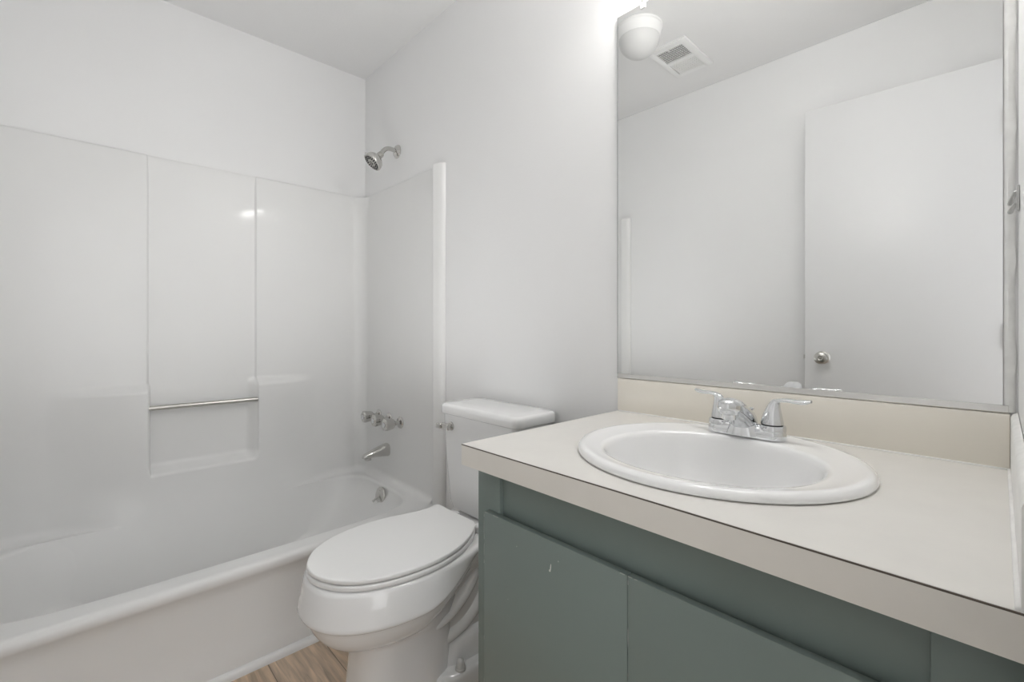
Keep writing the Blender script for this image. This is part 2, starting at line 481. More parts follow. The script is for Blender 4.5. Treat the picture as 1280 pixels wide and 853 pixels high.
lathe(bm, hp, hd, [(0.067, 0.040), (0.0705, 0.039), (0.072, 0.030), (0.072, 0.017), (0.0735, 0.0155), (0.0745, 0.001)], 40)
face = link('spray_face', bm, M['nickel'], head, autosmooth=30)
bm = bmesh.new()
for cnt, rr, nr in ((20, 0.0345, 0.0036), (14, 0.0250, 0.0038), (8, 0.008, 0.0022)):
    for i in range(cnt):
        a = 2*PI*i/cnt
        p = hp + hd*0.0705 + u_*(rr*math.cos(a)) + v_*(rr*math.sin(a))
        lathe(bm, p, hd, [(0, nr), (0.0035 if rr > 0.01 else 0.0055, nr*0.9)], 8)
nz = link('nozzles', bm, M['rubber'], head)
nz['kind'] = 'stuff'

# ------------------------------------------------------------------ toilet
TX = -1.225
toilet = thing('toilet', (TX, -0.40, 0), 'white two-piece toilet with closed lid between the tub and the vanity', 'toilet')
LID = [(-1.372, -0.252), (-1.30, -0.249), (-1.190, -0.249), (-1.158, -0.255), (-1.125, -0.285), (-1.095, -0.325), (-1.062, -0.390), (-1.045, -0.465), (-1.045, -0.541),
       (-1.058, -0.610), (-1.083, -0.667), (-1.122, -0.713), (-1.180, -0.743), (-1.230, -0.749), (-1.275, -0.736), (-1.322, -0.705), (-1.358, -0.658), (-1.385, -0.590), (-1.394, -0.52),
       (-1.391, -0.450), (-1.380, -0.390), (-1.368, -0.335), (-1.368, -0.290)]
LO = [v for v in catmull([Vector((x, y, 0)) for x, y in LID], 8, True)]
LC = Vector((TX+0.005, -0.50, 0))
def off(P, d, z, grow=None):
    """offset closed outline by d (outward), set height"""
    out = []; n = len(P)
    for i in range(n):
        t = (P[(i+1) % n]-P[(i-1) % n]); t.z = 0; t.normalize()
        nrm = Vector((t.y, -t.x, 0))
        if nrm.dot(P[i]-LC) < 0: nrm = -nrm
        q = P[i]+nrm*d; out.append(Vector((q.x, q.y, z)))
    return out
def slab(bm, P, z0, z1, r, inset=0.0, dome=0.0):
    rs = []
    rs.append([Vector((LC.x+(p.x-LC.x)*0.88, LC.y+(p.y-LC.y)*0.92, z0)) for p in P]); rs.append(off(P, -r-inset, z0))
    for k in range(1, 5):
        t = PI/2*k/4; rs.append(off(P, -r-inset+r*math.sin(t), z0+r*(1-math.cos(t))))
    for k in range(0, 5):
        t = PI/2*k/4; rs.append(off(P, -r-inset+r*math.cos(t), z1-r+r*math.sin(t)))
    rs.append([Vector((LC.x+(p.x-LC.x)*0.88, LC.y+(p.y-LC.y)*0.92, z1+dome*0.4)) for p in P])
    cen = [Vector((LC.x+(p.x-LC.x)*0.5, LC.y+(p.y-LC.y)*0.5, z1+dome)) for p in P]
    rs.append(cen)
    rings(bm, rs)
bm = bmesh.new(); slab(bm, LO, 0.4930, 0.5055, 0.004, 0.0, 0.0015)
lid = link('toilet_lid', bm, M['plastic'], toilet, autosmooth=40)
bm = bmesh.new(); slab(bm, LO, 0.4755, 0.4905, 0.005, -0.001)
link('toilet_seat', bm, M['plastic'], toilet, autosmooth=40)
for hx in (TX-0.075, TX+0.075):
    bm = bmesh.new(); box(bm, (hx-0.022, -0.252, 0.470), (hx+0.022, -0.222, 0.496), 0.006, 3)
    link('seat_hinge', bm, M['plastic'], toilet, autosmooth=40)

# bowl: band, rounded underside, pedestal
def egg(hw, yf, yb, z, n=2.3, cx_=TX, ym=None, N_=len(LO)):
    """outline with front tip at yf and back at yb, widest at ym"""
    if ym is None: ym = (yf+yb)/2
    out = []
    for i in range(N_):
        t = 2*PI*i/N_; c, s = math.cos(t), math.sin(t)
        x = cx_+hw*math.copysign(abs(c)**(2/n), c)
        ly = (yb-ym) if s > 0 else (ym-yf)
        out.append(Vector((x, ym+ly*math.copysign(abs(s)**(2/n), s), z)))
    return out
bm = bmesh.new()
def bowlring(o, z, yb=-0.20):
    out = egg(0.176+o, -0.752-o, yb+0.0, z, 2.25, TX+0.006, -0.50)
    for p in out:
        t = sm(-0.52, -0.27, p.y); q = min(1, max(0, (0.462-z)/0.075))
        p.z += 0.062*t*q; p.x = TX+(p.x-TX)*(1-0.16*t*q)
    return out
rs = [egg(0.10, -0.60, -0.30, 0.462, 2.2, TX), bowlring(-0.020, 0.4745), bowlring(-0.006, 0.4740), bowlring(0.0, 0.470), bowlring(0.003, 0.462), bowlring(0.009, 0.43), bowlring(0.016, 0.396), bowlring(0.0175, 0.389),
      bowlring(0.016, 0.384), bowlring(0.010, 0.379), bowlring(0.001, 0.3765), bowlring(-0.001, 0.374), bowlring(-0.004, 0.360), bowlring(-0.011, 0.340, -0.22), bowlring(-0.024, 0.320, -0.24), bowlring(-0.042, 0.302, -0.26),
      bowlring(-0.060, 0.290, -0.28), egg(0.110, -0.655, -0.30, 0.282, 2.4, TX, -0.49), egg(0.102, -0.632, -0.32, 0.272, 2.6, TX, -0.48), egg(0.099, -0.625, -0.33, 0.255, 2.8, TX, -0.48),
      egg(0.100, -0.628, -0.335, 0.20, 3.0, TX, -0.48), egg(0.104, -0.638, -0.34, 0.10, 3.0, TX, -0.48), egg(0.110, -0.648, -0.34, 0.02, 3.0, TX, -0.48), egg(0.112, -0.650, -0.34, 0.0, 3.0, TX, -0.48)]
rings(bm, rs)
# rear deck under the tank
rs = [egg(0.07, -0.40, -0.05, 0.30, 3, TX), egg(0.085, -0.44, -0.045, 0.36, 3.2, TX), egg(0.12, -0.46, -0.040, 0.40, 3.2, TX), egg(0.135, -0.46, -0.035, 0.43, 3.4, TX), egg(0.138, -0.46, -0.03, 0.455, 3.4, TX), egg(0.130, -0.45, -0.035, 0.464, 3.4, TX)]
rings(bm, rs)
# trapway: thick pipe sweeping up from behind the pedestal and down to the foot
def oval_pipe(pts, rx, rz, side):
    Q = catmull([Vector(p) for p in pts], 8); K = len(Q); rs = []
    for i, q in enumerate(Q):
        d = (Q[min(i+1, K-1)]-Q[max(i-1, 0)]).normalized(); a = Vector((1, 0, 0)); c = d.cross(a).normalized()
        f = i/(K-1); m = (len(rx)-1)*f; k = min(int(m), len(rx)-2); w = m-k
        x_ = rx[k]*(1-w)+rx[k+1]*w; z_ = rz[k]*(1-w)+rz[k+1]*w
        rs.append([q+a*(x_*math.cos(2*PI*n_i/40))+c*(z_*math.sin(2*PI*n_i/40)) for n_i in range(40)])
    rings(bm, rs)
oval_pipe([(TX, -0.46, 0.245), (TX, -0.415, 0.252), (TX, -0.365, 0.270), (TX, -0.315, 0.308), (TX, -0.280, 0.355), (TX, -0.260, 0.41), (TX, -0.25, 0.44)], [0.088, 0.098, 0.104, 0.108, 0.110, 0.108, 0.10], [0.036, 0.036, 0.036, 0.036, 0.036, 0.036, 0.04], 0)
oval_pipe([(TX, -0.40, 0.185), (TX, -0.355, 0.192), (TX, -0.300, 0.212), (TX, -0.250, 0.255), (TX, -0.215, 0.315), (TX, -0.195, 0.38), (TX, -0.185, 0.43)], [0.080, 0.088, 0.092, 0.096, 0.098, 0.098, 0.098], [0.042, 0.042, 0.042, 0.042, 0.042, 0.045, 0.05], 0)
rs = [egg(0.080, -0.44, -0.085, 0.02, 3, TX), egg(0.078, -0.44, -0.085, 0.20, 3, TX), egg(0.082, -0.44, -0.075, 0.30, 3, TX), egg(0.10, -0.44, -0.06, 0.40, 3, TX)]
rings(bm, rs)
# mound and foot block
rs = [egg(0.104, -0.42, -0.085, 0.108, 3.0, TX), egg(0.101, -0.415, -0.090, 0.14, 2.8, TX), egg(0.096, -0.405, -0.095, 0.168, 2.6, TX), egg(0.084, -0.39, -0.10, 0.190, 2.5, TX), egg(0.04, -0.36, -0.12, 0.200, 2.4, TX)]
rings(bm, rs)
rs = [egg(0.136, -0.44, -0.055, 0.0, 4, TX), egg(0.138, -0.442, -0.053, 0.006, 4, TX), egg(0.141, -0.442, -0.053, 0.096, 4, TX), egg(0.137, -0.438, -0.057, 0.107, 4, TX), egg(0.128, -0.430, -0.065, 0.111, 4, TX), egg(0.10, -0.42, -0.08, 0.112, 4, TX)]
rings(bm, rs)
link('bowl', bm, M['porcelain'], toilet, autosmooth=50)
for sx_ in (-1, 1):
    bm = bmesh.new(); lathe(bm, (TX+sx_*0.118, -0.350, 0.110), (0, 0, 1), [(0, 0.0165), (0.006, 0.0165), (0.008, 0.0145), (0.022, 0.0125), (0.027, 0.0105), (0.030, 0.006), (0.0305, 0.0001)], 24, True, False)
    cp = link('bolt_cap', bm, M['cap'], toilet, autosmooth=35)
# tank
TKX = -1.232
def rr(x0, x1, y0, y1, z, r, k=8):
    out = []
    for (cx_, cy_, a0) in ((x1-r, y1-r, 0), (x0+r, y1-r, PI/2), (x0+r, y0+r, PI), (x1-r, y0+r, 3*PI/2)):
        for i in range(k+1):
            a = a0+PI/2*i/k; out.append(Vector((cx_+r*math.cos(a), cy_+r*math.sin(a), z)))
    return out
bm = bmesh.new()
tk = [(0.170, 0.150, 0.466), (0.182, 0.165, 0.472), (0.188, 0.172, 0.50), (0.203, 0.180, 0.66), (0.209, 0.184, 0.80), (0.209, 0.184, 0.8165)]
rings(bm, [rr(TKX-hw+0.012, TKX+hw, -0.014-d, -0.014, z, 0.03) for hw, d, z in tk])
tank = link('tank', bm, M['porcelain'], toilet, autosmooth=45)
bm = bmesh.new()
rs = []
L0 = (TKX-0.206, TKX+0.219, -0.206, -0.008)
for i_, z in [(0.010, 0.8175), (0.003, 0.8175), (0.0, 0.821), (0.0, 0.842)]:
    rs.append(rr(L0[0]+i_, L0[1]-i_, L0[2]+i_, L0[3]-i_, z, 0.032-i_))
for k in range(1, 6):
    t = PI/2*k/5; i_ = 0.013*(1-math.cos(t)); rs.append(rr(L0[0]+i_, L0[1]-i_, L0[2]+i_, L0[3]-i_, 0.842+0.013*math.sin(t), 0.032-i_*0.6))
rs.append(rr(L0[0]+0.05, L0[1]-0.05, L0[2]+0.05, L0[3]-0.05, 0.857, 0.015))
rings(bm, rs)
link('tank_lid', bm, M['porcelain'], toilet, autosmooth=50)
lev = (TKX-0.134, -0.198, 0.776)
bm = bmesh.new()
lathe(bm, lev, (0, -1, 0), [(-0.002, 0.016), (0.005, 0.016), (0.007, 0.012), (0.016, 0.010)], 24)
box(bm, (lev[0]-0.030, lev[1]-0.027, lev[2]-0.012), (lev[0]+0.014, lev[1]-0.013, lev[2]+0.012), 0.004, 3)
box(bm, (lev[0]-0.054, lev[1]-0.032, lev[2]-0.010), (lev[0]-0.026, lev[1]-0.022, lev[2]+0.009), 0.0035, 3)
link('flush_lever', bm, M['chrome_dull'], toilet, autosmooth=40)

# ------------------------------------------------------------------ vanity cabinet
XV0 = -0.769; VF = -0.556
van = thing('vanity_cabinet', ((XV0+XR)/2, -0.28, 0), 'teal-grey painted bathroom vanity cabinet under the cream countertop', 'cabinet')
ZU = 0.8420
bm = bmesh.new()
box(bm, (XV0, VF+0.02, 0.10), (XV0+0.016, -0.014, ZU))            # left side panel
box(bm, (XR-0.020, VF+0.02, 0.10), (XR-0.004, -0.014, ZU))
box(bm, (XV0+0.016, VF+0.02, 0.10), (XR-0.020, -0.014, 0.116))
box(bm, (XV0+0.016, -0.02, 0.116), (XR-0.020, -0.014, ZU))
box(bm, (XV0+0.02, VF+0.08, 0.0), (XR-0.02, VF+0.095, 0.10))       # toe kick
box(bm, (XV0, VF+0.08, 0.0), (XV0+0.016, -0.014, 0.10))
link('cabinet_body', bm, M['cab'], van)
bm = bmesh.new()
box(bm, (XV0, VF, 0.10), (XV0+0.070, VF+0.020, ZU), 0.0012)                   # left stile
box(bm, (XR-0.07, VF, 0.10), (XR-0.004, VF+0.020, ZU), 0.0012)
box(bm, (XV0+0.070, VF+0.004, 0.10), (XR-0.07, VF+0.020, 0.15), 0.0012)
link('face_frame', bm, M['cab'], van, autosmooth=35)
# top rail: set back and leaning in towards the bottom as a finger pull
bm = bmesh.new()
x0, x1 = XV0+0.070, XR-0.07
pr = [(VF+0.008, ZU), (VF+0.010, 0.72), (VF+0.055, 0.72), (VF+0.055, ZU)]
rings(bm, [[Vector((x, y_, z)) for y_, z in pr] for x in (x0, x1)])
link('top_rail', bm, M['cab'], van, autosmooth=40)
DF = VF-0.014
DT = 0.752
# the doors, with a paint chip and bare worn spots of their own along the edges
def chip(bm, mi, cx_, cz, w_, h_, tilt=0.0, n=9):
    pts = []
    for i in range(n):
        a = 2*PI*i/n; r = 0.75+0.35*random.random()
        x, z = w_*r*math.cos(a), h_*r*math.sin(a)
        pts.append((cx_+x*math.cos(tilt)-z*math.sin(tilt), cz+x*math.sin(tilt)+z*math.cos(tilt)))
    V = rings(bm, [[Vector((x, DF+0.0004, z)) for x, z in pts], [Vector((x, DF-0.0003, z)) for x, z in pts]])
    for f in {f for r_ in V for v in r_ for f in v.link_faces}: f.material_index = mi
bm = bmesh.new(); box(bm, (-0.7330, DF, 0.125), (-0.3912, VF-0.0005, DT), 0.0015)
chip(bm, 1, -0.548, 0.705, 0.0014, 0.0075, -0.12); chip(bm, 1, -0.550, 0.6985, 0.0025, 0.0022)
for z_, h_ in [(0.715, 0.022), (0.672, 0.012), (0.648, 0.004), (0.745, 0.006), (0.49, 0.004), (0.40, 0.006)]:
    chip(bm, 2, -0.7327, z_, 0.0007, h_, 0, 12)
for x_, w_ in [(-0.725, 0.008), (-0.700, 0.006), (-0.692, 0.004), (-0.40, 0.005)]:
    chip(bm, 2, x_, DT-0.0008, w_, 0.0009, 0, 12)
for x_, z_, s_ in [(-0.635, 0.712, 0.0012), (-0.53, 0.722, 0.0014), (-0.66, 0.60, 0.0008)]: chip(bm, 2, x_, z_, s_, s_)
d1 = link('cabinet_door', bm, M['cabdoor'], van, autosmooth=35)
d1['label'] = 'left cabinet door with a white paint chip'
bm = bmesh.new(); box(bm, (-0.3905, DF, 0.125), (-0.045, VF-0.0005, DT), 0.0015)
for z_, h_ in [(0.742, 0.004), (0.66, 0.016), (0.60, 0.004), (0.50, 0.01)]: chip(bm, 2, -0.3895, z_, 0.0007, h_, 0, 12)
for x_, w_ in [(-0.386, 0.004), (-0.376, 0.003)]: chip(bm, 2, x_, DT-0.0008, w_, 0.0009, 0, 12)
d2 = link('cabinet_door', bm, M['cabdoor'], van, autosmooth=35)
for d in (d1, d2):
    d.data.materials.append(M['chip']); d.data.materials.append(M['worn'])

# ------------------------------------------------------------------ countertop
ZC = 0.886; CF = -0.592; CXL = -0.781
SKX, SKY, SKA, SKB = -0.381, -0.302, 0.255, 0.241      # sink ellipse
ct = thing('countertop', ((CXL+XR)/2, -0.30, ZU), 'cream laminate countertop with backsplash on the teal cabinet', 'countertop')
bm = bmesh.new()
# top slab with an oval hole
NN = 128
ang = [2*PI*i/NN for i in range(NN)]
ha, hb = SKA-0.025, SKB-0.025
def rectpt(a, x0, x1, y0, y1):
    c, s = math.cos(a)*ha, math.sin(a)*hb; k = 1e9
    if c > 1e-9: k = min(k, (x1-SKX)/c)
    if c < -1e-9: k = min(k, (x0-SKX)/c)
    if s > 1e-9: k = min(k, (y1-SKY)/s)
    if s < -1e-9: k = min(k, (y0-SKY)/s)
    return SKX+c*k, SKY+s*k
# snap to include corners
x0, x1, y0, y1 = CXL, XR-0.001, CF+0.0012, -0.001
outer = [rectpt(a, x0, x1, y0, y1) for a in ang]
for cxn, cyn in ((x0, y0), (x1, y0), (x0, y1), (x1, y1)):
    i = min(range(NN), key=lambda k: (outer[k][0]-cxn)**2+(outer[k][1]-cyn)**2); outer[i] = (cxn, cyn)
hole = [(SKX+ha*math.cos(a), SKY+hb*math.sin(a)) for a in ang]
zt, zb = ZC, ZC-0.02
rr_ = [[Vector((x, y, zb)) for x, y in hole], [Vector((x, y, zt)) for x, y in hole], [Vector((x, y, zt)) for x, y in outer], [Vector((x, y, zb)) for x, y in outer], [Vector((x, y, zb)) for x, y in hole]]
rings(bm, rr_, False, False)
link('counter_slab', bm, M['counter'], ct)
boxo('front_edge', (CXL, CF, ZU+0.0005), (XR-0.002, CF+0.020, ZC-0.0022), M['edge'], ct)
boxo('side_edge', (CXL, CF+0.020, ZU+0.0005), (CXL+0.018, -0.001, ZC-0.021), M['edge'], ct)
bm = bmesh.new(); box(bm, (CXL-0.0002, CF-0.0002, ZC-0.0022), (XR-0.002, CF+0.0014, ZC-0.0004))
link('edge_seam', bm, M['seam'], ct)
boxo('backsplash', (CXL+0.001, -0.0145, ZC-0.0005), (XR-0.010, -0.0015, 0.982), M['splash'], ct, bev=0.0015)
bm = bmesh.new()
rings(bm, [[Vector((XR-0.0095-0.0, y, ZC-0.0005)), Vector((XR-0.0095, y, 0.976)), Vector((XR-0.0075, y, 0.981)), Vector((XR-0.001, y, 0.985)), Vector((XR-0.001, y, ZC-0.0005))] for y in (CF+0.001, -0.0016)])
link('side_splash', bm, M['caulk'], ct, autosmooth=40)
bm = bmesh.new()
tube(bm, [(CXL+0.005, -0.0155, ZC+0.0008), (-0.4, -0.0155, ZC+0.0008), (XR-0.012, -0.0155, ZC+0.0008)], 0.0022, 8)
tube(bm, [(XR-0.0105, CF+0.003, ZC+0.0008), (XR-0.0105, -0.3, ZC+0.0008), (XR-0.0105, -0.0155, ZC+0.0008)], 0.0028, 8)
link('caulk_bead', bm, M['caulk'], ct, smooth=True)

# ------------------------------------------------------------------ sink
sink = thing('sink', (SKX, SKY, ZC), 'white oval drop-in sink set into the cream countertop', 'sink')
bm = bmesh.new(); NS = 96
def sr(f, z, dy=0.0, n=2.0, fb=None): return sell(SKX, SKY+dy, SKA*f, SKB*(fb if fb else f), z, n, NS)
icx, icy, ia, ib = SKX+0.004, SKY-0.028, 0.186, 0.168
def si(f, z, dz=0): return sell(icx, icy, ia*f, ib*f, z, 2.15, NS)
rs = [sr(0.90, ZC+0.0005), sr(0.985, ZC+0.0005), sr(0.999, ZC+0.002), sr(1.0, ZC+0.005), sr(0.995, ZC+0.0095), sr(0.982, ZC+0.0135), sr(0.962, ZC+0.0155), sr(0.935, ZC+0.0155), sr(0.905, ZC+0.0135)]
rs += [si(1.06, ZC+0.0125), si(1.025, ZC+0.0115), si(1.0, ZC+0.0075), si(0.985, ZC+0.000), si(0.965, ZC-0.015), si(0.93, ZC-0.045), si(0.87, ZC-0.08), si(0.77, ZC-0.11), si(0.62, ZC-0.130), si(0.42, ZC-0.142), si(0.2, ZC-0.147), si(0.09, ZC-0.149)]
rings(bm, rs, False, True)
# underside shell so the basin has thickness
rs2 = [si(1.01, ZC-0.004), si(1.0, ZC-0.045), si(0.92, ZC-0.09), si(0.8, ZC-0.125), si(0.62, ZC-0.145), si(0.4, ZC-0.157), si(0.1, ZC-0.163)]
rings(bm, rs2, False, True)
link('basin', bm, M['sink'], sink, smooth=True)
bm = bmesh.new(); lathe(bm, (icx, icy, ZC-0.150), (0, 0, 1), [(0, 0.024), (0.004, 0.024), (0.005, 0.021), (0.003, 0.016), (0.006, 0.014), (0.008, 0.0001)], 32, True, False)
link('drain', bm, M['chrome'], sink, autosmooth=35)

# ------------------------------------------------------------------ faucet
FX, FY, FZ = -0.378, -0.128, ZC+0.0140
fa = thing('faucet', (FX, FY, FZ), 'chrome two-handle centerset faucet at the back of the oval sink', 'faucet')
bm = bmesh.new()
def stad(hx, r, z, y=FY, N_=48):
    out = []
    for i in range(N_):
        a = 2*PI*i/N_; c, s = math.cos(a), math.sin(a)
        out.append(Vector((FX+math.copysign(hx, c)*(1 if abs(c) > 1e-6 else 0)+r*c, y+r*s, z)))
    return out
rings(bm, [stad(0.052, 0.0265, FZ), stad(0.052, 0.0275, FZ+0.002), stad(0.052, 0.0265, FZ+0.012), stad(0.052, 0.0245, FZ+0.020), stad(0.050, 0.020, FZ+0.024)])
link('base_plate', bm, M['chrome'], fa, autosmooth=40)
# spout: wide low root narrowing and rising forward, rounded nose
bm = bmesh.new(); rs = []
for y_, zc, w_, h_ in [(0.018, 0.014, 0.016, 0.010), (0.012, 0.020, 0.022, 0.020), (-0.010, 0.032, 0.0265, 0.028), (-0.035, 0.047, 0.0245, 0.0265), (-0.060, 0.0610, 0.0225, 0.0220), (-0.085, 0.0700, 0.0212, 0.0190), (-0.102, 0.0715, 0.0190, 0.0170), (-0.112, 0.0712, 0.0135, 0.0125), (-0.117, 0.0710, 0.005, 0.005)]:
    ring = []
    for i in range(36):
        a = 2*PI*i/36; c, s = math.cos(a), math.sin(a)
        ring.append(Vector((FX+w_*math.copysign(abs(c)**0.85, c), FY+y_, FZ+zc+h_*math.copysign(abs(s)**0.85, s))))
    rs.append(ring)
rings(bm, rs)
# solid skirt below the spout root
rings(bm, [[Vector((FX+w_*math.cos(2*PI*i/32), FY-0.008+d_*math.sin(2*PI*i/32), FZ+z_)) for i in range(32)] for w_, d_, z_ in [(0.040, 0.030, 0.004), (0.034, 0.028, 0.018), (0.026, 0.024, 0.030), (0.018, 0.018, 0.040)]])
sp = link('spout', bm, M['chrome'], fa, autosmooth=50)
bm = bmesh.new(); lathe(bm, (FX, FY-0.090, FZ+0.058), (0, 0, -1), [(0, 0.0135), (0.012, 0.013), (0.013, 0.011), (0.010, 0.010)], 28)
link('aerator', bm, M['chrome'], sp, autosmooth=35)
bm = bmesh.new(); lathe(bm, (FX+0.002, FY+0.024, FZ+0.01), (0, 0, 1), [(0, 0.0025), (0.040, 0.0025), (0.041, 0.006), (0.045, 0.0065), (0.047, 0.003)], 16)
link('lift_rod', bm, M['chrome'], fa, autosmooth=35)
def handle(sx_, tip):
    hx = FX+sx_*0.052
    bm = bmesh.new()
    lathe(bm, (hx, FY, FZ+0.018), (0, 0, 1), [(0, 0.0265), (0.008, 0.0262), (0.011, 0.0245), (0.0125, 0.020)], 40)
    collar = link('handle_collar', bm, M['chrome'], fa, autosmooth=35)
    bm = bmesh.new()
    # hollow-backed cone leaning towards the lever
    rs_ = []
    for z_, r_, sh in [(0.0315, 0.0215, 0.0), (0.036, 0.0212, 0.0), (0.048, 0.0185, 0.001), (0.060, 0.0150, 0.003), (0.070, 0.0118, 0.006), (0.078, 0.0090, 0.010), (0.083, 0.0055, 0.0125)]:
        rs_.append([Vector((hx+sx_*sh*0.6+r_*math.cos(2*PI*i/36), FY-sh*0.1+r_*math.sin(2*PI*i/36), FZ+z_)) for i in range(36)])
    rings(bm, rs_)
    a = Vector((hx, FY, FZ+0.072)); tipv = Vector(tip)
    d = tipv-a
    pts = [a+Vector((-sx_*0.002, 0, -0.006)), a+Vector((sx_*0.006, 0, 0.006)), a+Vector((d.x*0.35, d.y*0.35, 0.011)), a+Vector((d.x*0.62, d.y*0.62, 0.009+0.3*(d.z-0.009))), a+Vector((d.x*0.85, d.y*0.85, d.z*0.8)), tipv]
    tube(bm, pts, [0.0100, 0.0095, 0.0085, 0.0090, 0.0095, 0.0055], 20, 6, side=(0, 1, 0), flat=0.50)
    link('handle', bm, M['chrome'], fa, autosmooth=50)
handle(-1, (FX-0.052-0.062, FY+0.006, FZ+0.087))
handle(1, (FX+0.052+0.072, FY-0.006, FZ+0.086))

# ------------------------------------------------------------------ mirror
MX0, MX1, MZ0, MZ1 = -0.785, 0.0035, 0.984, 2.061
mi = thing('wall_mirror', ((MX0+MX1)/2, 0, MZ0), 'large frameless mirror on the wall above the sink and backsplash', 'mirror')
bm = bmesh.new(); box(bm, (MX0, -0.0060, MZ0+0.002), (MX1, -0.0010, MZ1))
link('mirror_glass', bm, M['mirror'], mi)
bm = bmesh.new()
box(bm, (MX0-0.0016, -0.0058, MZ0+0.01), (MX0, -0.0008, MZ1+0.0012))
box(bm, (MX0, -0.0058, MZ1), (MX1, -0.0008, MZ1+0.0012))
link('mirror_edge', bm, M['mirror_edge'], mi)
bm = bmesh.new()
pr = [(-0.0006, MZ0-0.0005), (-0.0105, MZ0-0.0005), (-0.0110, MZ0+0.001), (-0.0085, MZ0+0.012), (-0.0065, MZ0+0.0125), (-0.0065, MZ0+0.002), (-0.0006, MZ0+0.002)]
rings(bm, [[Vector((x, y, z)) for y, z in pr] for x in (MX0+0.001, XR-0.012)])
link('bottom_channel', bm, M['chrome_dull'], mi, autosmooth=30)
bm = bmesh.new()
cxp = -0.700
box(bm, (cxp-0.008, -0.0095, MZ1-0.014), (cxp+0.008, -0.0062, MZ1+0.014), 0.0015, 3)
box(bm, (cxp-0.008, -0.0070, MZ1+0.0015), (cxp+0.008, -0.0005, MZ1+0.014), 0.001)
cl = link('mirror_clip', bm, M['clip'], mi, autosmooth=35)
bm = bmesh.new(); lathe(bm, (cxp, -0.0092, MZ1+0.006), (0, -1, 0), [(0, 0.0035), (0.0012, 0.003), (0.0015, 0.001)], 14)
link('screw', bm, M['nickel'], cl, autosmooth=30)
# strip of paint and caulk closing the gap between mirror and right wall
bm = bmesh.new()
zs_ = lin(MZ0, CEIL-0.001, 60)
rs = []
for z in zs_:
    w_ = 0.0020*math.sin(z*31)+0.0012*math.sin(z*77)
    rs.append([Vector((MX1+0.0008, -0.0005, z)), Vector((MX1+0.0008, -0.0045, z)), Vector((0.0105+w_*0.4, -0.0065, z)), Vector((0.0165+w_, -0.0040, z)), Vector((0.0190+w_*0.4, -0.0005, z))])
rings(bm, rs)
link('trim_3', bm, M['caulk'], kind='structure', autosmooth=40)

# robe hook on the right wall
hk = thing('robe_hook', (XR, -0.10, 1.36), 'grey two-prong hook on the right wall beside the mirror', 'hook')
bm = bmesh.new(); box(bm, (XR-0.004, -0.100, 1.318), (XR-0.0005, -0.076, 1.358), 0.0015, 2)
link('back_plate', bm, M['grey_hook'], hk, autosmooth=35)
bm = bmesh.new(); tube(bm, [(XR-0.004, -0.085, 1.350), (XR-0.008, -0.06, 1.345), (XR-0.010, -0.035, 1.341)], [0.003, 0.0032, 0.0038], 12)
link('prong', bm, M['grey_hook'], hk, smooth=True)
bm = bmesh.new(); tube(bm, [(XR-0.004, -0.085, 1.332), (XR-0.008, -0.06, 1.328), (XR-0.010, -0.035, 1.327)], [0.003, 0.0032, 0.0038], 12)
link('prong', bm, M['grey_hook'], hk, smooth=True)

# ------------------------------------------------------------------ vanity light above the mirror
VL = (-0.40, 0.0, 2.17)
vl = thing('vanity_light', VL, 'lit vanity light bar with glass globes above the mirror', 'wall light')
bm = bmesh.new(); box(bm, (VL[0]-0.30, -0.032, 2.125), (VL[0]+0.30, -0.0005, 2.215), 0.006, 3)
link('back_plate', bm, M['chrome'], vl, autosmooth=35)
for k in (-1, 0, 1):
    x = VL[0]+k*0.2
    bm = bmesh.new(); lathe(bm, (x, -0.031, 2.17), (0, -1, 0), [(0, 0.026), (0.012, 0.024), (0.014, 0.020)], 28)
    sk = link('socket', bm, M['chrome'], vl, autosmooth=35)
    bm = bmesh.new(); prof = [(0.0, 0.016)] + [(0.036-0.036*math.cos(a*PI/14), 0.036*math.sin(a*PI/14)) for a in range(2, 14)] + [(0.072, 0.0005)]
    lathe(bm, (x, -0.044, 2.17), (0, -1, 0), prof, 32)
    link('bulb', bm, M['bulb'], sk, smooth=True)

# ------------------------------------------------------------------ ceiling dome light and vent (seen in the mirror)
dl = thing('ceiling_light', (-1.165, -0.750, CEIL), 'round white ceiling light with frosted glass dome, seen in the mirror', 'ceiling light')
bm = bmesh.new(); lathe(bm, (-1.165, -0.750, CEIL-0.0005), (0, 0, -1), [(0, 0.107), (0.008, 0.107), (0.012, 0.103), (0.020, 0.101), (0.045, 0.098), (0.052, 0.094)], 48)
link('base_ring', bm, M['plastic'], dl, autosmooth=30)
bm = bmesh.new(); prof = [(0.045, 0.0925)] + [(0.052+0.085*math.sin(a*PI/2/12), 0.0925*math.cos(a*PI/2/12)) for a in range(0, 13)]
lathe(bm, (-1.165, -0.750, CEIL), (0, 0, -1), prof, 48)
link('glass_dome', bm, M['dome'], dl, smooth=True)

vx0, vx1, vy0, vy1 = -1.240, -1.038, -1.270, -0.950
ve = thing('ceiling_vent', ((vx0+vx1)/2, (vy0+vy1)/2, CEIL), 'white rectangular slatted ceiling vent beside the dome light, seen in the mirror', 'vent')
bm = bmesh.new()
g1 = (-1.212, -1.076, -1.104, -0.990); g2 = (-1.208, -1.073, -1.240, -1.130)
zt, zb = CEIL-0.0005, CEIL-0.011
box(bm, (vx0, vy0, zb), (g1[0], vy1, zt), 0.002); box(bm, (g1[1], vy0, zb), (vx1, vy1, zt), 0.002)
box(bm, (g1[0]-0.001, g1[3], zb), (g1[1]+0.001, vy1-0.001, zt)); box(bm, (g1[0]-0.001, g2[3], zb), (g1[1]+0.001, g1[2], zt)); box(bm, (g1[0]-0.001, vy0+0.001, zb), (g1[1]+0.001, g2[2], zt))
link('grille_frame', bm, M['plastic'], ve, autosmooth=30)
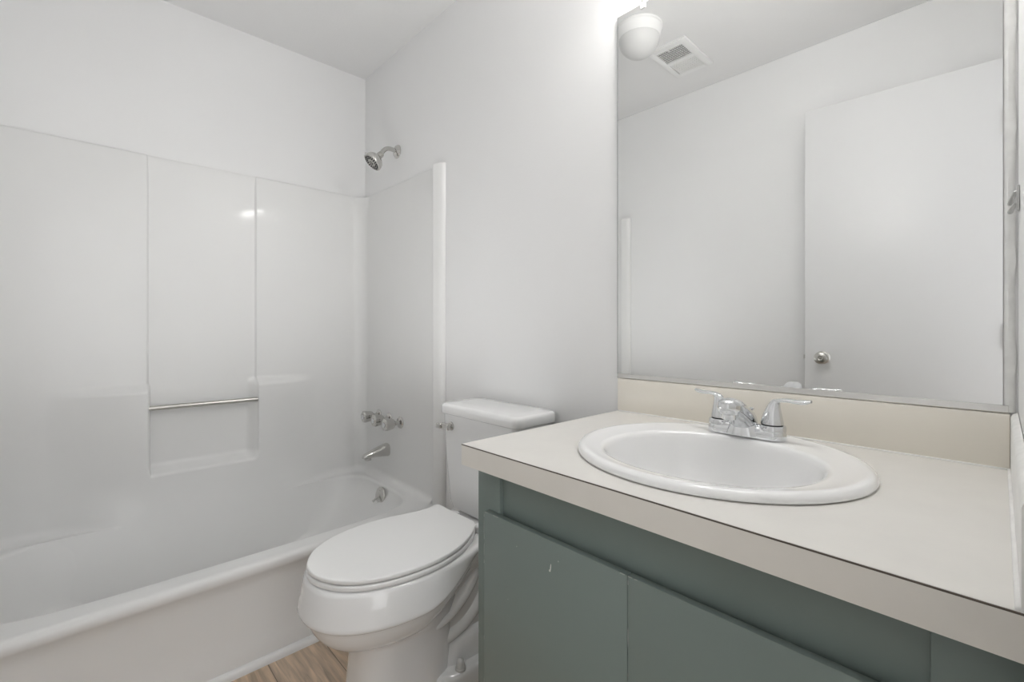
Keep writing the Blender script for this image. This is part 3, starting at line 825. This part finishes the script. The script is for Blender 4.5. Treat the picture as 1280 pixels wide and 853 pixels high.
boxo('duct_shade', (g1[0]-0.002, g2[2]-0.002, CEIL-0.0012), (g1[1]+0.002, g1[3]+0.002, CEIL-0.0002), M['dark'], ve)  # near-black sheet painting in the shade behind the vent slats
for (a0, a1, b0, b1), bw, tilt in ((g1, 0.0050, 0.0), (g2, 0.0068, 0.0025)):
    n_sl = 8
    for k in range(n_sl):
        y_ = b0+(b1-b0)*(k+0.5)/n_sl
        bm = bmesh.new()
        rings(bm, [[Vector((x, y_-bw/2, zb)), Vector((x, y_+bw/2, zb)), Vector((x, y_+bw/2+tilt-0.001, zb+0.004)), Vector((x, y_-bw/2+tilt+0.001, zb+0.004))] for x in (a0, a1)])
        link('slat', bm, M['plastic'], ve)
bm = bmesh.new(); box(bm, (-1.150, -1.010, CEIL-0.0145), (-1.144, -0.985, CEIL-0.0105), 0.001)
link('damper_lever', bm, M['plastic'], ve)

# ------------------------------------------------------------------ door open against the wall opposite the mirror
hin = Vector((0.010, -1.400, 0)); end = Vector((-0.640, -1.362, 0))
dr = bpy.data.objects.new('door_1', None); COL.objects.link(dr); dr.location = hin; dr['kind'] = 'structure'
dv = (end-hin).normalized(); nv = Vector((-dv.y, dv.x, 0))
if nv.y < 0: nv = -nv
W = (end-hin).length
def dbox(bm, u0, u1, n0, n1, z0, z1, bev=0.001):
    b2 = bmesh.new(); box(b2, (u0, n0, z0), (u1, n1, z1), bev)
    vm = {}
    for v in b2.verts:
        vm[v] = bm.verts.new(hin + dv*v.co.x + nv*v.co.y + Vector((0, 0, v.co.z)))
    for f in b2.faces: bm.faces.new([vm[v] for v in f.verts])
    b2.free()
bm = bmesh.new(); dbox(bm, 0.0, W, -0.038, 0.0, 0.012, 2.166)
link('door_slab', bm, M['door'], dr, autosmooth=35)
for z_ in (1.925, 1.10, 0.22):
    bm = bmesh.new()
    lathe(bm, hin+Vector((0.005, 0.001, z_-0.048)), (0, 0, 1), [(0, 0.0045), (0.003, 0.0055), (0.093, 0.0055), (0.096, 0.0045)], 14)
    link('hinge', bm, M['chrome_dull'], dr, autosmooth=35)
kc = hin+dv*(W-0.070)+Vector((0, 0, 0.995))
for sgn, nm in ((1, 'door_knob'),):
    ax = nv*sgn
    bm = bmesh.new(); lathe(bm, kc, ax, [(0, 0.030), (0.003, 0.030), (0.007, 0.026), (0.010, 0.013), (0.022, 0.012), (0.027, 0.018), (0.036, 0.0255), (0.046, 0.028), (0.055, 0.026), (0.060, 0.019), (0.061, 0.010), (0.059, 0.007), (0.059, 0.0001)], 40, True, False)
    kb = link('door_knob', bm, M['nickel'], dr, autosmooth=40)
    bm = bmesh.new(); lathe(bm, kc+ax*0.058, ax, [(0, 0.006), (0.004, 0.005), (0.0045, 0.002)], 16)
    link('lock_button', bm, M['nickel'], kb, autosmooth=35)
bm = bmesh.new(); dbox(bm, W-0.001, W+0.009, -0.026, -0.012, 0.985, 1.005, 0.002)
link('latch', bm, M['nickel'], dr)
